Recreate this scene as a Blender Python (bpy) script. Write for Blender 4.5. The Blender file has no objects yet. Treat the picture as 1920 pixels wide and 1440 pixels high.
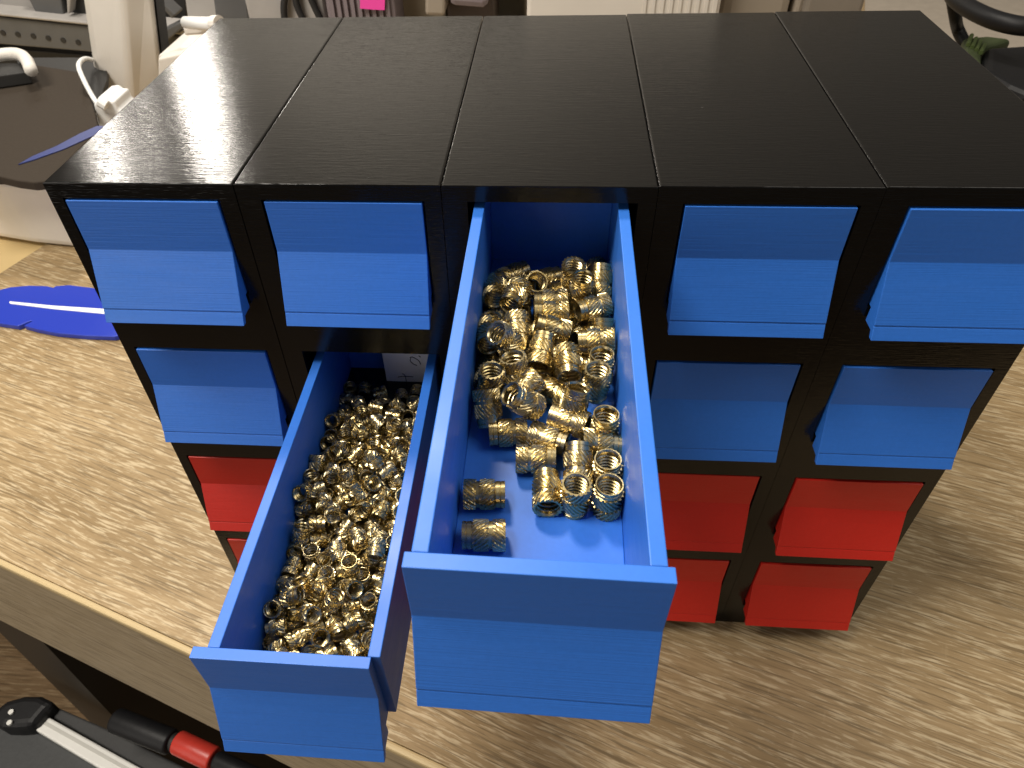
import bpy, bmesh, math, random
from mathutils import Vector, Matrix, Quaternion
random.seed(7)
S = 0.05                       # metres in one drawer pitch; every length below is given in pitches
C = bpy.context.scene.collection
scene = bpy.context.scene

# ------------------------------------------------------------------ camera
CAM = Vector((2.43886, -2.99999, 1.62492))
FPX, CX, CY = 1343.62, 960 - 48.632, 720 - 24.935
def rotvec(r):
    v = Vector(r)
    return Matrix.Rotation(v.length, 3, v.normalized()) if v.length > 1e-9 else Matrix.Identity(3)
RC = rotvec((0.748066, 0.0786429, -0.00162971)) @ Matrix(((1, 0, 0), (0, 0, -1), (0, 1, 0)))
cam_data = bpy.data.cameras.new('camera')
cam = bpy.data.objects.new('camera', cam_data); C.objects.link(cam)
m = Matrix((RC[0], -RC[1], -RC[2])).transposed().to_4x4()
m.translation = CAM * S
cam.matrix_world = m
cam_data.sensor_width = 36.0
cam_data.lens = FPX / 1920 * 36
cam_data.shift_x = 48.632 / 1920
cam_data.shift_y = -24.935 / 1920
cam_data.clip_start = 0.005
cam_data.clip_end = 50
cam_data.dof.use_dof = True
cam_data.dof.focus_distance = 3.4 * S
cam_data.dof.aperture_fstop = 64
scene.camera = cam

# ------------------------------------------------------------------ light
world = bpy.data.worlds.new('World'); scene.world = world
world.use_nodes = True
bg = world.node_tree.nodes['Background']
bg.inputs[0].default_value = (1.0, 0.93, 0.84, 1)
bg.inputs[1].default_value = 0.10
def lamp(name, pos, target, watts, sx, sy, col=(1, 0.93, 0.83)):
    d = bpy.data.lights.new(name, 'AREA'); d.shape = 'RECTANGLE'
    d.size, d.size_y, d.energy, d.color = sx, sy, watts, col
    o = bpy.data.objects.new(name, d); C.objects.link(o)
    p, t = Vector(pos) * S, Vector(target) * S
    o.location = p
    o.rotation_euler = (t - p).to_track_quat('-Z', 'Y').to_euler()
    return o
lamp('ceiling_lamp', (-3, 11.5, 17.5), (2, -1, -1), 8.4, 0.16, 0.16)
lamp('wall_fill', (-17, 38, 16), (-2, 60, 22), 21.0, 0.5, 0.5)  # added unseen fill: brightens the wall that the cabinet top reflects
for az, el, w, sx, sy in ((-34.4, 21.5, .85, .026, .12), (-31.0, 21.5, .20, .016, .12), (-26.0, 19.5, 1.7, .045, .30)):
    a, e = math.radians(az), math.radians(el)
    r = 30
    lamp('standing_lamp', (0.4 + r * math.sin(a) * math.cos(e), 0.6 + r * math.cos(a) * math.cos(e), r * math.sin(e)), (0.4, .6, 0), w, sx, sy)
lamp('room_light', (-7, -2.6, 17), (1, 0, -2), 13.0, 0.4, 0.4)
lamp('right_fill', (14, -1, 17), (2, 0, -3), 4.0, 0.6, 0.6)  # added weak fill from the right, lightens the cabinet's shadow on the desk
lamp('front_left_light', (-19, -23, 3), (0, 0, -1), 7.0, 1.0, 1.2)  # unseen bright area at front left, added for sheen on the left drawer fronts
scene.view_settings.view_transform = 'Standard'
scene.view_settings.look = 'None'
scene.view_settings.exposure = 0
scene.view_settings.gamma = 1

# ------------------------------------------------------------------ materials
def mat(name, base, rough=0.5, metal=0.0, spec=0.5, **kw):
    m = bpy.data.materials.new(name); m.use_nodes = True
    b = m.node_tree.nodes['Principled BSDF']
    b.inputs['Base Color'].default_value = (*base, 1)
    b.inputs['Roughness'].default_value = rough
    b.inputs['Metallic'].default_value = metal
    b.inputs['Specular IOR Level'].default_value = spec
    for k, v in kw.items():
        b.inputs[k].default_value = v
    return m
def nodes(m): return m.node_tree.nodes, m.node_tree.links, m.node_tree.nodes['Principled BSDF']
def tex_coord(m, scale, loc=(0, 0, 0)):
    n, l, b = nodes(m)
    tc = n.new('ShaderNodeTexCoord'); mp = n.new('ShaderNodeMapping')
    mp.inputs['Scale'].default_value = scale; mp.inputs['Location'].default_value = loc
    l.new(tc.outputs['Object'], mp.inputs['Vector'])
    return mp.outputs[0]
def noise(m, vec, scale=1.0, detail=3, rough=.55, dist=0.0):
    n, l, b = nodes(m)
    t = n.new('ShaderNodeTexNoise')
    t.inputs['Scale'].default_value = scale; t.inputs['Detail'].default_value = detail
    t.inputs['Roughness'].default_value = rough; t.inputs['Distortion'].default_value = dist
    l.new(vec, t.inputs['Vector'])
    return t.outputs['Fac']
def ramp(m, fac, stops):
    n, l, b = nodes(m)
    r = n.new('ShaderNodeValToRGB')
    while len(r.color_ramp.elements) < len(stops): r.color_ramp.elements.new(.5)
    for e, (p, c) in zip(r.color_ramp.elements, stops):
        e.position = p; e.color = (*c, 1) if len(c) == 3 else c
    l.new(fac, r.inputs[0])
    return r.outputs[0]
def mix(m, a, b_, fac, mode='MIX'):
    n, l, b = nodes(m)
    x = n.new('ShaderNodeMix'); x.data_type = 'RGBA'; x.blend_type = mode
    for sock, v in ((x.inputs[6], a), (x.inputs[7], b_)):
        if isinstance(v, tuple): sock.default_value = (*v, 1)
        else: l.new(v, sock)
    if isinstance(fac, (int, float)): x.inputs[0].default_value = fac
    else: l.new(fac, x.inputs[0])
    return x.outputs[2]
def math_(m, op, a, b_):
    n, l, b = nodes(m)
    x = n.new('ShaderNodeMath'); x.operation = op
    for i, v in enumerate((a, b_)):
        if isinstance(v, (int, float)): x.inputs[i].default_value = v
        else: l.new(v, x.inputs[i])
    return x.outputs[0]
def bump(m, height, dist, strength=1.0):
    n, l, b = nodes(m)
    x = n.new('ShaderNodeBump'); x.inputs['Distance'].default_value = dist; x.inputs['Strength'].default_value = strength
    l.new(height, x.inputs['Height']); l.new(x.outputs[0], b.inputs['Normal'])
def to(m, out, name):
    n, l, b = nodes(m); l.new(out, b.inputs[name])

def printed(name, base, rough, spec, layer=1.0):
    """printed plastic: fine horizontal layer lines with slight unevenness"""
    m = mat(name, base, rough, 0, spec)
    v = tex_coord(m, (25, 25, 3800))
    f = noise(m, v, 1, 2, .6)
    v2 = tex_coord(m, (60, 60, 420))
    f2 = noise(m, v2, 1, 2, .6)
    h = math_(m, 'ADD', math_(m, 'MULTIPLY', f, .6), math_(m, 'MULTIPLY', f2, .4))
    bump(m, h, 0.00012 * layer, .8)
    v3 = tex_coord(m, (900, 900, 900))
    g = noise(m, v3, 1, 2)
    to(m, mix(m, tuple(c * .92 for c in base), tuple(min(1, c * 1.06) for c in base), g), 'Base Color')
    to(m, math_(m, 'ADD', math_(m, 'MULTIPLY', f2, .25), rough - .12), 'Roughness')
    return m
BLUE = printed('blue_plastic', (0.027, 0.155, 0.60), .42, .5)
RED = printed('red_plastic', (0.54, 0.018, 0.010), .42, .5)

def black_top():
    m = mat('black_plastic', (0.0040, 0.0039, 0.0038), .3, 0, .36)
    n, l, b = nodes(m)
    # layer lines run left-right across the top: noise squeezed along Y and stretched along X
    v = tex_coord(m, (110, 2600, 2600)); f = noise(m, v, 1, 2, .65)
    v2 = tex_coord(m, (260, 1200, 1200)); f2 = noise(m, v2, 1, 3, .7)
    v4 = tex_coord(m, (14, 10, 10)); f4 = noise(m, v4, 1, 2)
    h = math_(m, 'ADD', math_(m, 'MULTIPLY', f, .55), math_(m, 'MULTIPLY', f2, .45))
    bump(m, h, 0.00008, 1.0)
    v3 = tex_coord(m, (500, 900, 900)); g = noise(m, v3, 1, 3)
    r = math_(m, 'ADD', math_(m, 'MULTIPLY', g, .07), .05)
    to(m, math_(m, 'ADD', r, math_(m, 'MULTIPLY', f4, .05)), 'Roughness')
    # dust
    d = tex_coord(m, (700, 700, 700)); s = noise(m, d, 1, 1)
    to(m, ramp(m, s, [(0.0, (0.0042, 0.004, 0.0039)), (.82, (0.0046, 0.0044, 0.0042)), (.85, (.06, .058, .055))]), 'Base Color')
    return m
BLACK = black_top()
BRASS = mat('brass', (0.74, 0.55, 0.25), .24, 1.0)
v = tex_coord(BRASS, (900, 900, 900)); f = noise(BRASS, v, 1, 2)
to(BRASS, math_(BRASS, 'ADD', math_(BRASS, 'MULTIPLY', f, .14), .21), 'Roughness')
n_, l_, b_ = nodes(BRASS)
oi = n_.new('ShaderNodeObjectInfo')
to(BRASS, ramp(BRASS, oi.outputs['Random'], [(0, (.53, .42, .20)), (.5, (.58, .47, .245)), (1, (.58, .49, .29))]), 'Base Color')

def wood(name, light, dark, pale, sc=1.0, rough=.5):
    m = mat(name, dark, rough, 0, .35)
    k = sc
    warp = noise(m, tex_coord(m, (9*k, 14*k, 9*k)), 1, 2)
    n, l, b = nodes(m)
    base = tex_coord(m, (1, 1, 1))
    add = n.new('ShaderNodeVectorMath'); add.operation = 'ADD'
    comb = n.new('ShaderNodeCombineXYZ')
    l.new(math_(m, 'MULTIPLY', warp, .008 / k), comb.inputs[1])
    l.new(base, add.inputs[0]); l.new(comb.outputs[0], add.inputs[1])
    def stretched(sx, sy, loc=(0, 0, 0)):
        mp = n.new('ShaderNodeMapping'); mp.inputs['Scale'].default_value = (sx * k, sy * k, sy * k); mp.inputs['Location'].default_value = loc
        l.new(add.outputs[0], mp.inputs['Vector']); return mp.outputs[0]
    broad = noise(m, stretched(5, 38), 1, 3, .6)
    streak = noise(m, stretched(30, 470), 1, 4, .6, .6)
    pore = noise(m, stretched(95, 860, (3, 7, 1)), 1, 3, .6)
    fine = noise(m, stretched(36, 1000, (9, 2, 5)), 1, 3, .65, .2)
    c = ramp(m, broad, [(.32, dark), (.66, light)])
    c = mix(m, c, dark, math_(m, 'MULTIPLY', ramp(m, streak, [(.42, (1, 1, 1)), (.56, (0, 0, 0))]), .62))
    c = mix(m, c, pale, math_(m, 'MULTIPLY', ramp(m, pore, [(.51, (0, 0, 0)), (.62, (1, 1, 1))]), .72))
    c = mix(m, c, tuple(q * .55 for q in dark), math_(m, 'MULTIPLY', ramp(m, fine, [(.37, (1, 1, 1)), (.48, (0, 0, 0))]), .75))
    # cross flecks
    fl = noise(m, tex_coord(m, (330*k, 55*k, 100*k), (1, 4, 2)), 1, 2, .5)
    c = mix(m, c, pale, math_(m, 'MULTIPLY', ramp(m, fl, [(.68, (0, 0, 0)), (.78, (1, 1, 1))]), .14))
    to(m, c, 'Base Color')
    bump(m, math_(m, 'ADD', streak, pore), .00012, .6)
    return m
OAK = wood('oak_laminate', (.41, .295, .158), (.265, .18, .085), (.58, .47, .30))
OAK_SIDE = wood('oak_edge', (.40, .32, .21), (.33, .26, .165), (.44, .36, .25), .7)
FLOOR_WOOD = wood('floor_wood', (.30, .20, .11), (.19, .12, .06), (.36, .26, .15), .3)
EDGE = mat('edge_band', (.50, .38, .20), .5)
DARK_WOOD = mat('dark_board', (.030, .024, .017), .5)
def rough_mat(name, base, var=.15, scale=60, rough=.6, spec=.4, bumpd=0.0003):
    m = mat(name, base, rough, 0, spec)
    f = noise(m, tex_coord(m, (scale,) * 3), 1, 4)
    to(m, mix(m, tuple(c * (1 - var) for c in base), tuple(min(1, c * (1 + var)) for c in base), f), 'Base Color')
    if bumpd: bump(m, f, bumpd, .5)
    return m
WHITE = rough_mat('white_plastic', (.74, .70, .64), .05)
CARD = rough_mat('white_card', (.72, .67, .60), .07, 30)
PAPER = rough_mat('paper', (.78, .76, .76), .04, 100)
INK = mat('ink', (.02, .02, .03), .5)
GREY = rough_mat('grey_plastic', (.10, .10, .10), .15)
GREY_LIGHT = rough_mat('light_grey_plastic', (.36, .34, .32), .12)
DARK = rough_mat('dark_plastic', (.02, .019, .018), .2)
PLATE = rough_mat('build_plate', (.040, .031, .023), .12, 400, .8, .15)
PURPLE = rough_mat('grey_violet_plastic', (.20, .165, .175), .2)
BROWN = rough_mat('brown_card', (.21, .175, .125), .2, 25)
BROWN_DARK = rough_mat('dark_brown_card', (.055, .038, .028), .2)
TAUPE = rough_mat('taupe_plastic', (.30, .255, .20), .1, 20)
PINK = mat('pink_paper', (.85, .06, .38), .6)
WALLM = rough_mat('wall_paint', (.6, .57, .52), .03, 3, .8)
BEIGE = rough_mat('beige_wall', (.36, .31, .25), .14, 90, .8)
YELLOW = rough_mat('pale_wood', (.62, .46, .22), .06, 12)
RUBBER = rough_mat('black_rubber', (.009, .009, .010), .2, 200, .5, .3)
SHEET = rough_mat('anthracite_sheet', (.055, .057, .058), .15, 300, .5)
ALU = rough_mat('white_aluminium', (.80, .79, .75), .05, 60, .4)
REDGRIP = rough_mat('red_grip', (.55, .045, .03), .12, 200, .35)
GREEN = rough_mat('dark_green_rubber', (.045, .06, .022), .2)
FEATHER = mat('cobalt_plastic', (.017, .042, .42), .38)
PWHITE = mat('pure_white_plastic', (.86, .86, .84), .4)

# ------------------------------------------------------------------ mesh helpers
def at(u, v, axis, val):
    """point of the sight line through photo pixel (u, v) where coordinate axis equals val"""
    d = RC.transposed() @ Vector(((u - CX) / FPX, (v - CY) / FPX, 1))
    return CAM + d * ((val - CAM[axis]) / d[axis])
def link_mesh(name, verts, faces, material, parent=None, loc=(0, 0, 0), smooth=False):
    me = bpy.data.meshes.new(name)
    me.from_pydata([Vector(v) * S for v in verts], [], faces)
    bm = bmesh.new(); bm.from_mesh(me); bmesh.ops.recalc_face_normals(bm, faces=bm.faces); bm.to_mesh(me); bm.free()
    me.materials.append(material)
    if smooth: me.polygons.foreach_set('use_smooth', [True] * len(me.polygons))
    o = bpy.data.objects.new(name, me); C.objects.link(o)
    o.location = Vector(loc) * S
    if parent: o.parent = parent
    return o
def bevel(o, w, seg=2):
    b = o.modifiers.new('bevel', 'BEVEL'); b.width = w * S; b.segments = seg; b.limit_method = 'ANGLE'; b.angle_limit = math.radians(40)
    return o
def add_box(V, F, x0, x1, y0, y1, z0, z1):
    k = len(V)
    V += [(x, y, z) for z in (z0, z1) for y in (y0, y1) for x in (x0, x1)]
    F += [tuple(k + i for i in f) for f in ((0, 2, 3, 1), (4, 5, 7, 6), (0, 1, 5, 4), (2, 6, 7, 3), (0, 4, 6, 2), (1, 3, 7, 5))]
def add_prism(V, F, poly, fn):
    """poly: 2-D outline, fn(p, s): 3-D point on side s = 0 / 1"""
    k, n = len(V), len(poly)
    V += [fn(p, 0) for p in poly] + [fn(p, 1) for p in poly]
    F.append(tuple(k + i for i in range(n))[::-1]); F.append(tuple(k + n + i for i in range(n)))
    F += [(k + i, k + (i + 1) % n, k + n + (i + 1) % n, k + n + i) for i in range(n)]
def tube(pts, r, n=12, closed=False):
    """swept round bar along points; r may be a list"""
    pts = [Vector(p) for p in pts]; V, F = [], []
    up = None
    for i, p in enumerate(pts):
        t = (pts[min(i + 1, len(pts) - 1)] - pts[max(i - 1, 0)]).normalized()
        if up is None: up = t.orthogonal().normalized()
        up = (up - t * up.dot(t)).normalized(); side = t.cross(up)
        rr = r[i] if isinstance(r, (list, tuple)) else r
        V += [p + (up * math.cos(2 * math.pi * j / n) + side * math.sin(2 * math.pi * j / n)) * rr for j in range(n)]
    for i in range(len(pts) - 1):
        F += [(i*n + j, i*n + (j+1) % n, (i+1)*n + (j+1) % n, (i+1)*n + j) for j in range(n)]
    F.append(tuple(range(n))[::-1]); F.append(tuple((len(pts)-1)*n + j for j in range(n)))
    return V, F
def spline(pts, sub=6):
    P = [Vector(p) for p in pts]; out = []
    for i in range(len(P) - 1):
        a, b, c, d = P[max(i-1, 0)], P[i], P[i+1], P[min(i+2, len(P)-1)]
        for k in range(sub):
            t = k / sub
            out.append(.5 * ((2*b) + (c-a)*t + (2*a-5*b+4*c-d)*t*t + (3*b-a-3*c+d)*t**3))
    out.append(P[-1]); return out
def tag(o, label, cat, group=None):
    o['label'] = label; o['category'] = cat
    if group: o['group'] = group
    return o
def empty(name, loc=(0, 0, 0)):
    o = bpy.data.objects.new(name, None); C.objects.link(o); o.location = Vector(loc) * S
    o.empty_display_size = .01
    return o
def boxo(name, x0, x1, y0, y1, z0, z1, material, parent=None, bev=0.0):
    V, F = [], []; add_box(V, F, x0, x1, y0, y1, z0, z1)
    o = link_mesh(name, V, F, material, parent)
    if bev: bevel(o, bev)
    return o

# ------------------------------------------------------------------ setting: floor, wall, desk
ZT = -3.875                     # desk top
E = Vector((.9437, -.3307, 0)); N = Vector((.3307, .9437, 0))
def en(e, n, z): return E * e + N * n + Vector((0, 0, z))
yaw = math.atan2(E.y, E.x)
fl = boxo('floor', -60, 60, -40, 60, -20, -19, FLOOR_WOOD); fl['kind'] = 'structure'
wl = boxo('wall', -60, 60, 60, 61, -19, 60, WALLM); wl['kind'] = 'structure'

desk = empty('desk', (0, 0, 0)); desk.rotation_euler.z = yaw
tag(desk, 'oak laminate desk carrying the black drawer cabinet', 'desk')
L0, L1, D0, D1 = -6.2, 30, -.54, 19
bevel(boxo('tabletop', L0, L1, D0 + .012, D1, ZT - .5, ZT, OAK, desk), .01)
boxo('edge_band', L0, L1, D0 - .045, D0 + .0115, ZT - .085, ZT - .002, EDGE, desk, .02)
boxo('apron', L0, L1, D0 - .03, D0 + .0105, ZT - 2.06, ZT - .087, OAK_SIDE, desk)
def ray_front(u, v):
    d = RC.transposed() @ Vector(((u - CX) / FPX, (v - CY) / FPX, 1))
    n0 = D0 + .1
    t = (n0 - CAM.dot(N)) / d.dot(N)
    p = CAM + d * t
    return p.dot(E), p.z
e0 = ray_front(4, 1190)[0]; e1 = ray_front(84, 1208)[0]
boxo('leg', e0, e1, D0 + .10, D1 - 2, -19, ZT - .502, DARK_WOOD, desk)
boxo('leg', L1 - 1.2, L1 - .4, D0 + .10, D1 - 2, -19, ZT - .502, DARK_WOOD, desk)

# pale lower surface beyond the left end of the desk
sd = empty('side_table'); sd.rotation_euler.z = yaw
tag(sd, 'pale yellowish side table beyond the left end of the desk, under the printer', 'table')
boxo('tabletop', -26, L0 - .05, 1.0, 19, ZT - .6, ZT - .05, YELLOW, sd, .02)
for x in (-25.5, L0 - .9):
    for y in (1.5, 18): boxo('leg', x, x + .7, y, y + .7, -19, ZT - .602, DARK_WOOD, sd)

# ------------------------------------------------------------------ cabinet: five column shells
H, DEP = 0.968686, 2.47775
PA, PB, PC = 0.0989, 0.8699, 0.09436
JF = [0.0219, 0.9704, 1.9651, 2.9662, 3.964, 4.9523]
JB = [0.0296, 0.9599, 1.980, 2.9982, 4.0168, 4.9908]
GAP = [0, .005, .005, .003, .002, 0]
cab = empty('drawer_cabinet', (2.5, 1.2, -4*H))
tag(cab, 'black printed drawer cabinet of five joined columns on the desk', 'cabinet')
def shell(c):
    gl, gr = GAP[c] / 2, GAP[c + 1] / 2
    fx0, fx1, bx0, bx1 = JF[c] + gl, JF[c+1] - gr, JB[c] + gl, JB[c+1] - gr
    ox0, ox1 = c + PA - .012, c + PB + .012
    zs = [0.0]
    for r in range(4): zs += [-r*H - .083, -r*H - .652]
    zs.append(-4*H)
    V, F = [], []
    vid = {}
    def vert(p):
        key = tuple(round(q, 6) for q in p)
        if key not in vid: vid[key] = len(V); V.append(p)
        return vid[key]
    def quad(*ps): F.append(tuple(vert(p) for p in ps))
    xs = [fx0, ox0, ox1, fx1]
    for i in range(len(zs) - 1):
        for j in range(3):
            if j == 1 and i % 2 == 1: continue
            quad((xs[j], 0, zs[i]), (xs[j], 0, zs[i+1]), (xs[j+1], 0, zs[i+1]), (xs[j+1], 0, zs[i]))
    for i in range(1, len(zs) - 1, 2):
        a, b, z0, z1, y = ox0, ox1, zs[i], zs[i+1], DEP - .08
        quad((a, 0, z0), (b, 0, z0), (b, y, z0), (a, y, z0)); quad((a, 0, z1), (a, y, z1), (b, y, z1), (b, 0, z1))
        quad((a, 0, z0), (a, y, z0), (a, y, z1), (a, 0, z1)); quad((b, 0, z0), (b, 0, z1), (b, y, z1), (b, y, z0))
        quad((a, y, z0), (b, y, z0), (b, y, z1), (a, y, z1))
    # outside: top, bottom, sides, back, following the front grid so the mesh stays closed
    top = [(x, 0, 0) for x in xs]; bot = [(x, 0, zs[-1]) for x in xs]
    F.append(tuple(vert(p) for p in top + [(bx1, DEP, 0), (bx0, DEP, 0)]))
    F.append(tuple(vert(p) for p in bot + [(bx1, DEP, zs[-1]), (bx0, DEP, zs[-1])]))
    F.append(tuple(vert((fx0, 0, z)) for z in zs) + (vert((bx0, DEP, zs[-1])), vert((bx0, DEP, 0))))
    F.append(tuple(vert((fx1, 0, z)) for z in zs) + (vert((bx1, DEP, zs[-1])), vert((bx1, DEP, 0))))
    quad((bx0, DEP, 0), (bx1, DEP, 0), (bx1, DEP, zs[-1]), (bx0, DEP, zs[-1]))
    lift = (0, .001, 0, .006, .011)[c]          # some column tops raised so their bevels catch light along the seams
    V = [Vector(p) - Vector((2.5, 1.2, -4*H)) + Vector((0, 0, lift if p[2] == 0 else 0)) for p in V]
    o = link_mesh('column_shell', V, F, BLACK, cab)
    w = o.data.attributes.new('bevel_weight_edge', 'FLOAT', 'EDGE')
    zt = 4*H*S - 1e-6
    for k, ed in enumerate(o.data.edges):
        if all(o.data.vertices[i].co.z > zt for i in ed.vertices):
            a, b2 = (o.data.vertices[i].co for i in ed.vertices)
            w.data[k].value = 1.0 if abs(a.y - b2.y) > .5 * S else .3
    b = o.modifiers.new('bevel', 'BEVEL'); b.width = .010 * S; b.segments = 3; b.limit_method = 'WEIGHT'
    return o
for c in range(5): shell(c)

# ------------------------------------------------------------------ drawers
HC, HB, FL = .28231, .66937, .12708
def front_panel(W, t, zf, material, parent):
    """plate flush with the cabinet face above, flaring out to a pull lip below"""
    h = W / 2; V, F = [], []
    q = .80; gy, gz = -FL * q, -HC - (HB - HC) * q
    poly = [(t, 0), (0, 0), (0, -HC), (gy, gz), (gy + .005, gz - .004), (gy - .0005, gz - .012), (-FL, -HB), (-FL + .030, -HB), (-.082, -.634), (-.004, -.634), (-.004, -zf + .002), (t, -zf + .002)]
    add_prism(V, F, poly, lambda p, s: ((-h if s == 0 else h), p[0], p[1]))
    return bevel(link_mesh('front_panel', V, F, material, parent), .006)
def tray(W, o, tw, t, zf, length, xo, material, parent, floor=.045):
    h = W / 2; a, b = xo - h + o, xo + h - o
    V, F = [], []
    y0, y1 = t + .0004, length
    add_box(V, F, a, a + tw, y0, y1, -zf, 0); add_box(V, F, b - tw, b, y0, y1, -zf, 0)
    add_box(V, F, a + tw + .0002, b - tw - .0002, y1 - tw, y1 - .0002, -zf + .0002, -.0004)
    add_box(V, F, a + tw + .0002, b - tw - .0002, y0, y1 - tw - .0002, -zf + .0002, -zf + floor)
    return bevel(link_mesh('tray', V, F, material, parent), .004)
COLN = ['leftmost', 'second', 'middle', 'fourth', 'rightmost']
ROWN = ['top', 'second', 'third', 'bottom']
OPEN = {}
LAB = {
 (0, 0): 'closed blue drawer at the top left corner of the cabinet, under the lamp glare',
 (0, 1): 'closed blue drawer in the top row, just left of the pulled-out wide drawer',
 (0, 3): 'closed blue drawer in the top row, just right of the pulled-out middle drawer',
 (0, 4): 'closed blue drawer cut off by the right edge at the top right corner',
 (1, 0): 'closed blue drawer in the second row, left of the drawer full of small inserts',
 (1, 3): 'shaded closed blue drawer in the second row beside the pulled-out middle drawer',
 (1, 4): 'closed blue drawer in the second row at the right end of the cabinet',
 (2, 0): 'closed red drawer at the left end, partly behind the pulled-out left drawer',
 (2, 3): 'closed dark red drawer in the third row beside the pulled-out middle drawer',
 (2, 4): 'closed red drawer in the third row at the right end, with a bright lit patch',
 (3, 0): 'closed red drawer in the bottom row, a red sliver left of the open drawer',
 (3, 3): 'closed red drawer in the bottom row, beside the front of the open middle drawer',
 (3, 4): 'closed red drawer at the bottom right corner of the cabinet, touching the desk',
 (1, 2): 'closed blue drawer hidden below the pulled-out middle drawer',
 (2, 1): 'closed red drawer hidden below the drawer full of small inserts',
 (2, 2): 'closed red drawer in the third row hidden below the pulled-out middle drawer',
 (3, 1): 'closed red drawer in the bottom row hidden below the drawer of small inserts',
 (3, 2): 'closed red drawer in the bottom row hidden below the pulled-out middle drawer',
}
W0 = PB - PA
for r in range(4):
    for c in range(5):
        material = BLUE if r < 2 else RED
        cx, z = c + (PA + PB) / 2, -r*H - PC
        d = empty('drawer', (cx, 0, z))
        if (r, c) == (0, 2):
            d.location = Vector((2.45256, -1.91734, -.157763)) * S
            d.rotation_mode = 'QUATERNION'; d.rotation_quaternion = rotvec((.0194368, .00179912, -.0142799)).to_quaternion()
            tag(d, 'wide blue drawer pulled far out in the middle, half filled with large inserts', 'drawer', 'drawers of the cabinet')
            front_panel(W0, .0525, .5537, material, d); tray(W0, .02, .0505, .0525, .5537, 2.29, 0, material, d, .04)
        elif (r, c) == (1, 1):
            d.location = Vector((1.4294, -1.75718, -1.16623)) * S
            d.rotation_mode = 'QUATERNION'; d.rotation_quaternion = rotvec((.00838, -.00165, -.00539)).to_quaternion()
            tag(d, 'blue drawer pulled out lower left, heaped with small brass inserts', 'drawer', 'drawers of the cabinet')
            front_panel(W0 * .9636, .0498, .5527, material, d); tray(W0 * .9636, .0115, .0524, .0498, .5527, 2.29, .0479, material, d, .04)
        else:
            tag(d, LAB[(r, c)], 'drawer', 'drawers of the cabinet')
            d.location.y += random.uniform(-.012, .004) * S
            d.rotation_euler.z = random.uniform(-.006, .006)
            front_panel(W0, .0525, .5537, material, d); tray(W0, .02, .0505, .0525, .5537, 2.29, 0, material, d, .04)
        OPEN[(r, c)] = d
bpy.context.view_layer.update()

# ------------------------------------------------------------------ brass inserts
def insert_mesh(name, R, L, teeth, hole, bands, threads):
    """knurled threaded insert: bands = (t0, t1, radius, helix) from the knurl end (z-) to the pilot end (z+)"""
    n = teeth * 4; V, F = [], []
    rings = []                                   # (z, radius, knurl depth, twist)
    tw = 0.0
    for t0, t1, rad, hx in bands:
        k = 4 if hx else 1
        for i in range(k + 1):
            t = t0 + (t1 - t0) * i / k
            edge = .025 if (i in (0, k)) else 0
            z = -L/2 + L * t + (L * .004 if i == 0 else -L * .004 if i == k else 0)
            a = tw + hx * (t - t0) * L / R
            rings.append((z, R * rad * (1 - edge * (.9 if hx else .5)), R * .10 if hx else 0.0, a))
        tw += hx * (t1 - t0) * L / R
    for z, rad, dep, a in rings:
        for j in range(n):
            rr = rad - (dep if j % 4 in (2, 3) else 0)
            th = 2 * math.pi * (j + (.35 if j % 4 in (1, 2) else 0)) / n + a
            V.append((rr * math.cos(th), rr * math.sin(th), z))
    nr = len(rings)
    inner = [(L/2 - L*.004, hole * 1.12), (L/2 - L*.05, hole)]
    for i in range(threads):
        for q, rr in ((.1, 1.0), (.45, 1.0), (.78, 1.24)):
            inner.append((L/2 - L * (.08 + .84 * (i + q) / threads), hole * rr))
    inner += [(-L/2 + L*.05, hole), (-L/2 + L*.004, hole * 1.12)]
    for z, rad in inner:
        for j in range(n):
            th = 2 * math.pi * j / n + rings[-1][3] * (z + L/2) / L + rings[0][3] * (L/2 - z) / L
            # follow a helix: the thread climbs one turn per groove
            zz = z + (L * .84 / threads) * (j / n - .5) * (0 if abs(z) > L * .44 else 1)
            V.append((rad * math.cos(th), rad * math.sin(th), zz))
    ni = len(inner)
    for i in range(nr - 1):
        F += [(i*n + j, i*n + (j+1) % n, (i+1)*n + (j+1) % n, (i+1)*n + j) for j in range(n)]
    o0 = nr * n
    for i in range(ni - 1):
        for j in range(n):
            if abs(inner[i][0]) <= L * .44 or abs(inner[i+1][0]) <= L * .44:
                if j == n - 1:                   # the helix steps up one groove where it closes
                    F.append((o0 + i*n + j, o0 + max(i-3, 1)*n, o0 + max(i-2, 1 if i < 2 else 2)*n, o0 + (i+1)*n + j)); continue
            F.append((o0 + i*n + j, o0 + i*n + (j+1) % n, o0 + (i+1)*n + (j+1) % n, o0 + (i+1)*n + j))
    F += [((nr-1)*n + j, (nr-1)*n + (j+1) % n, o0 + (j+1) % n, o0 + j) for j in range(n)]
    F += [(j, (j+1) % n, o0 + (ni-1)*n + (j+1) % n, o0 + (ni-1)*n + j) for j in range(n)]
    me = bpy.data.meshes.new(name)
    me.from_pydata([Vector(v) * S for v in V], [], F)
    bm = bmesh.new(); bm.from_mesh(me); bmesh.ops.recalc_face_normals(bm, faces=bm.faces); bm.to_mesh(me); bm.free()
    me.materials.append(BRASS)
    return me
BIG = insert_mesh('threaded_insert', .0595, .16, 18,   .042,
    [(0, .30, 1.0, .8), (.30, .39, .87, 0), (.39, .75, 1.0, -.9), (.75, .775, .82, 0), (.775, .88, .88, 0), (.88, .90, .83, 0), (.90, 1, .88, 0)], 7)
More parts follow.
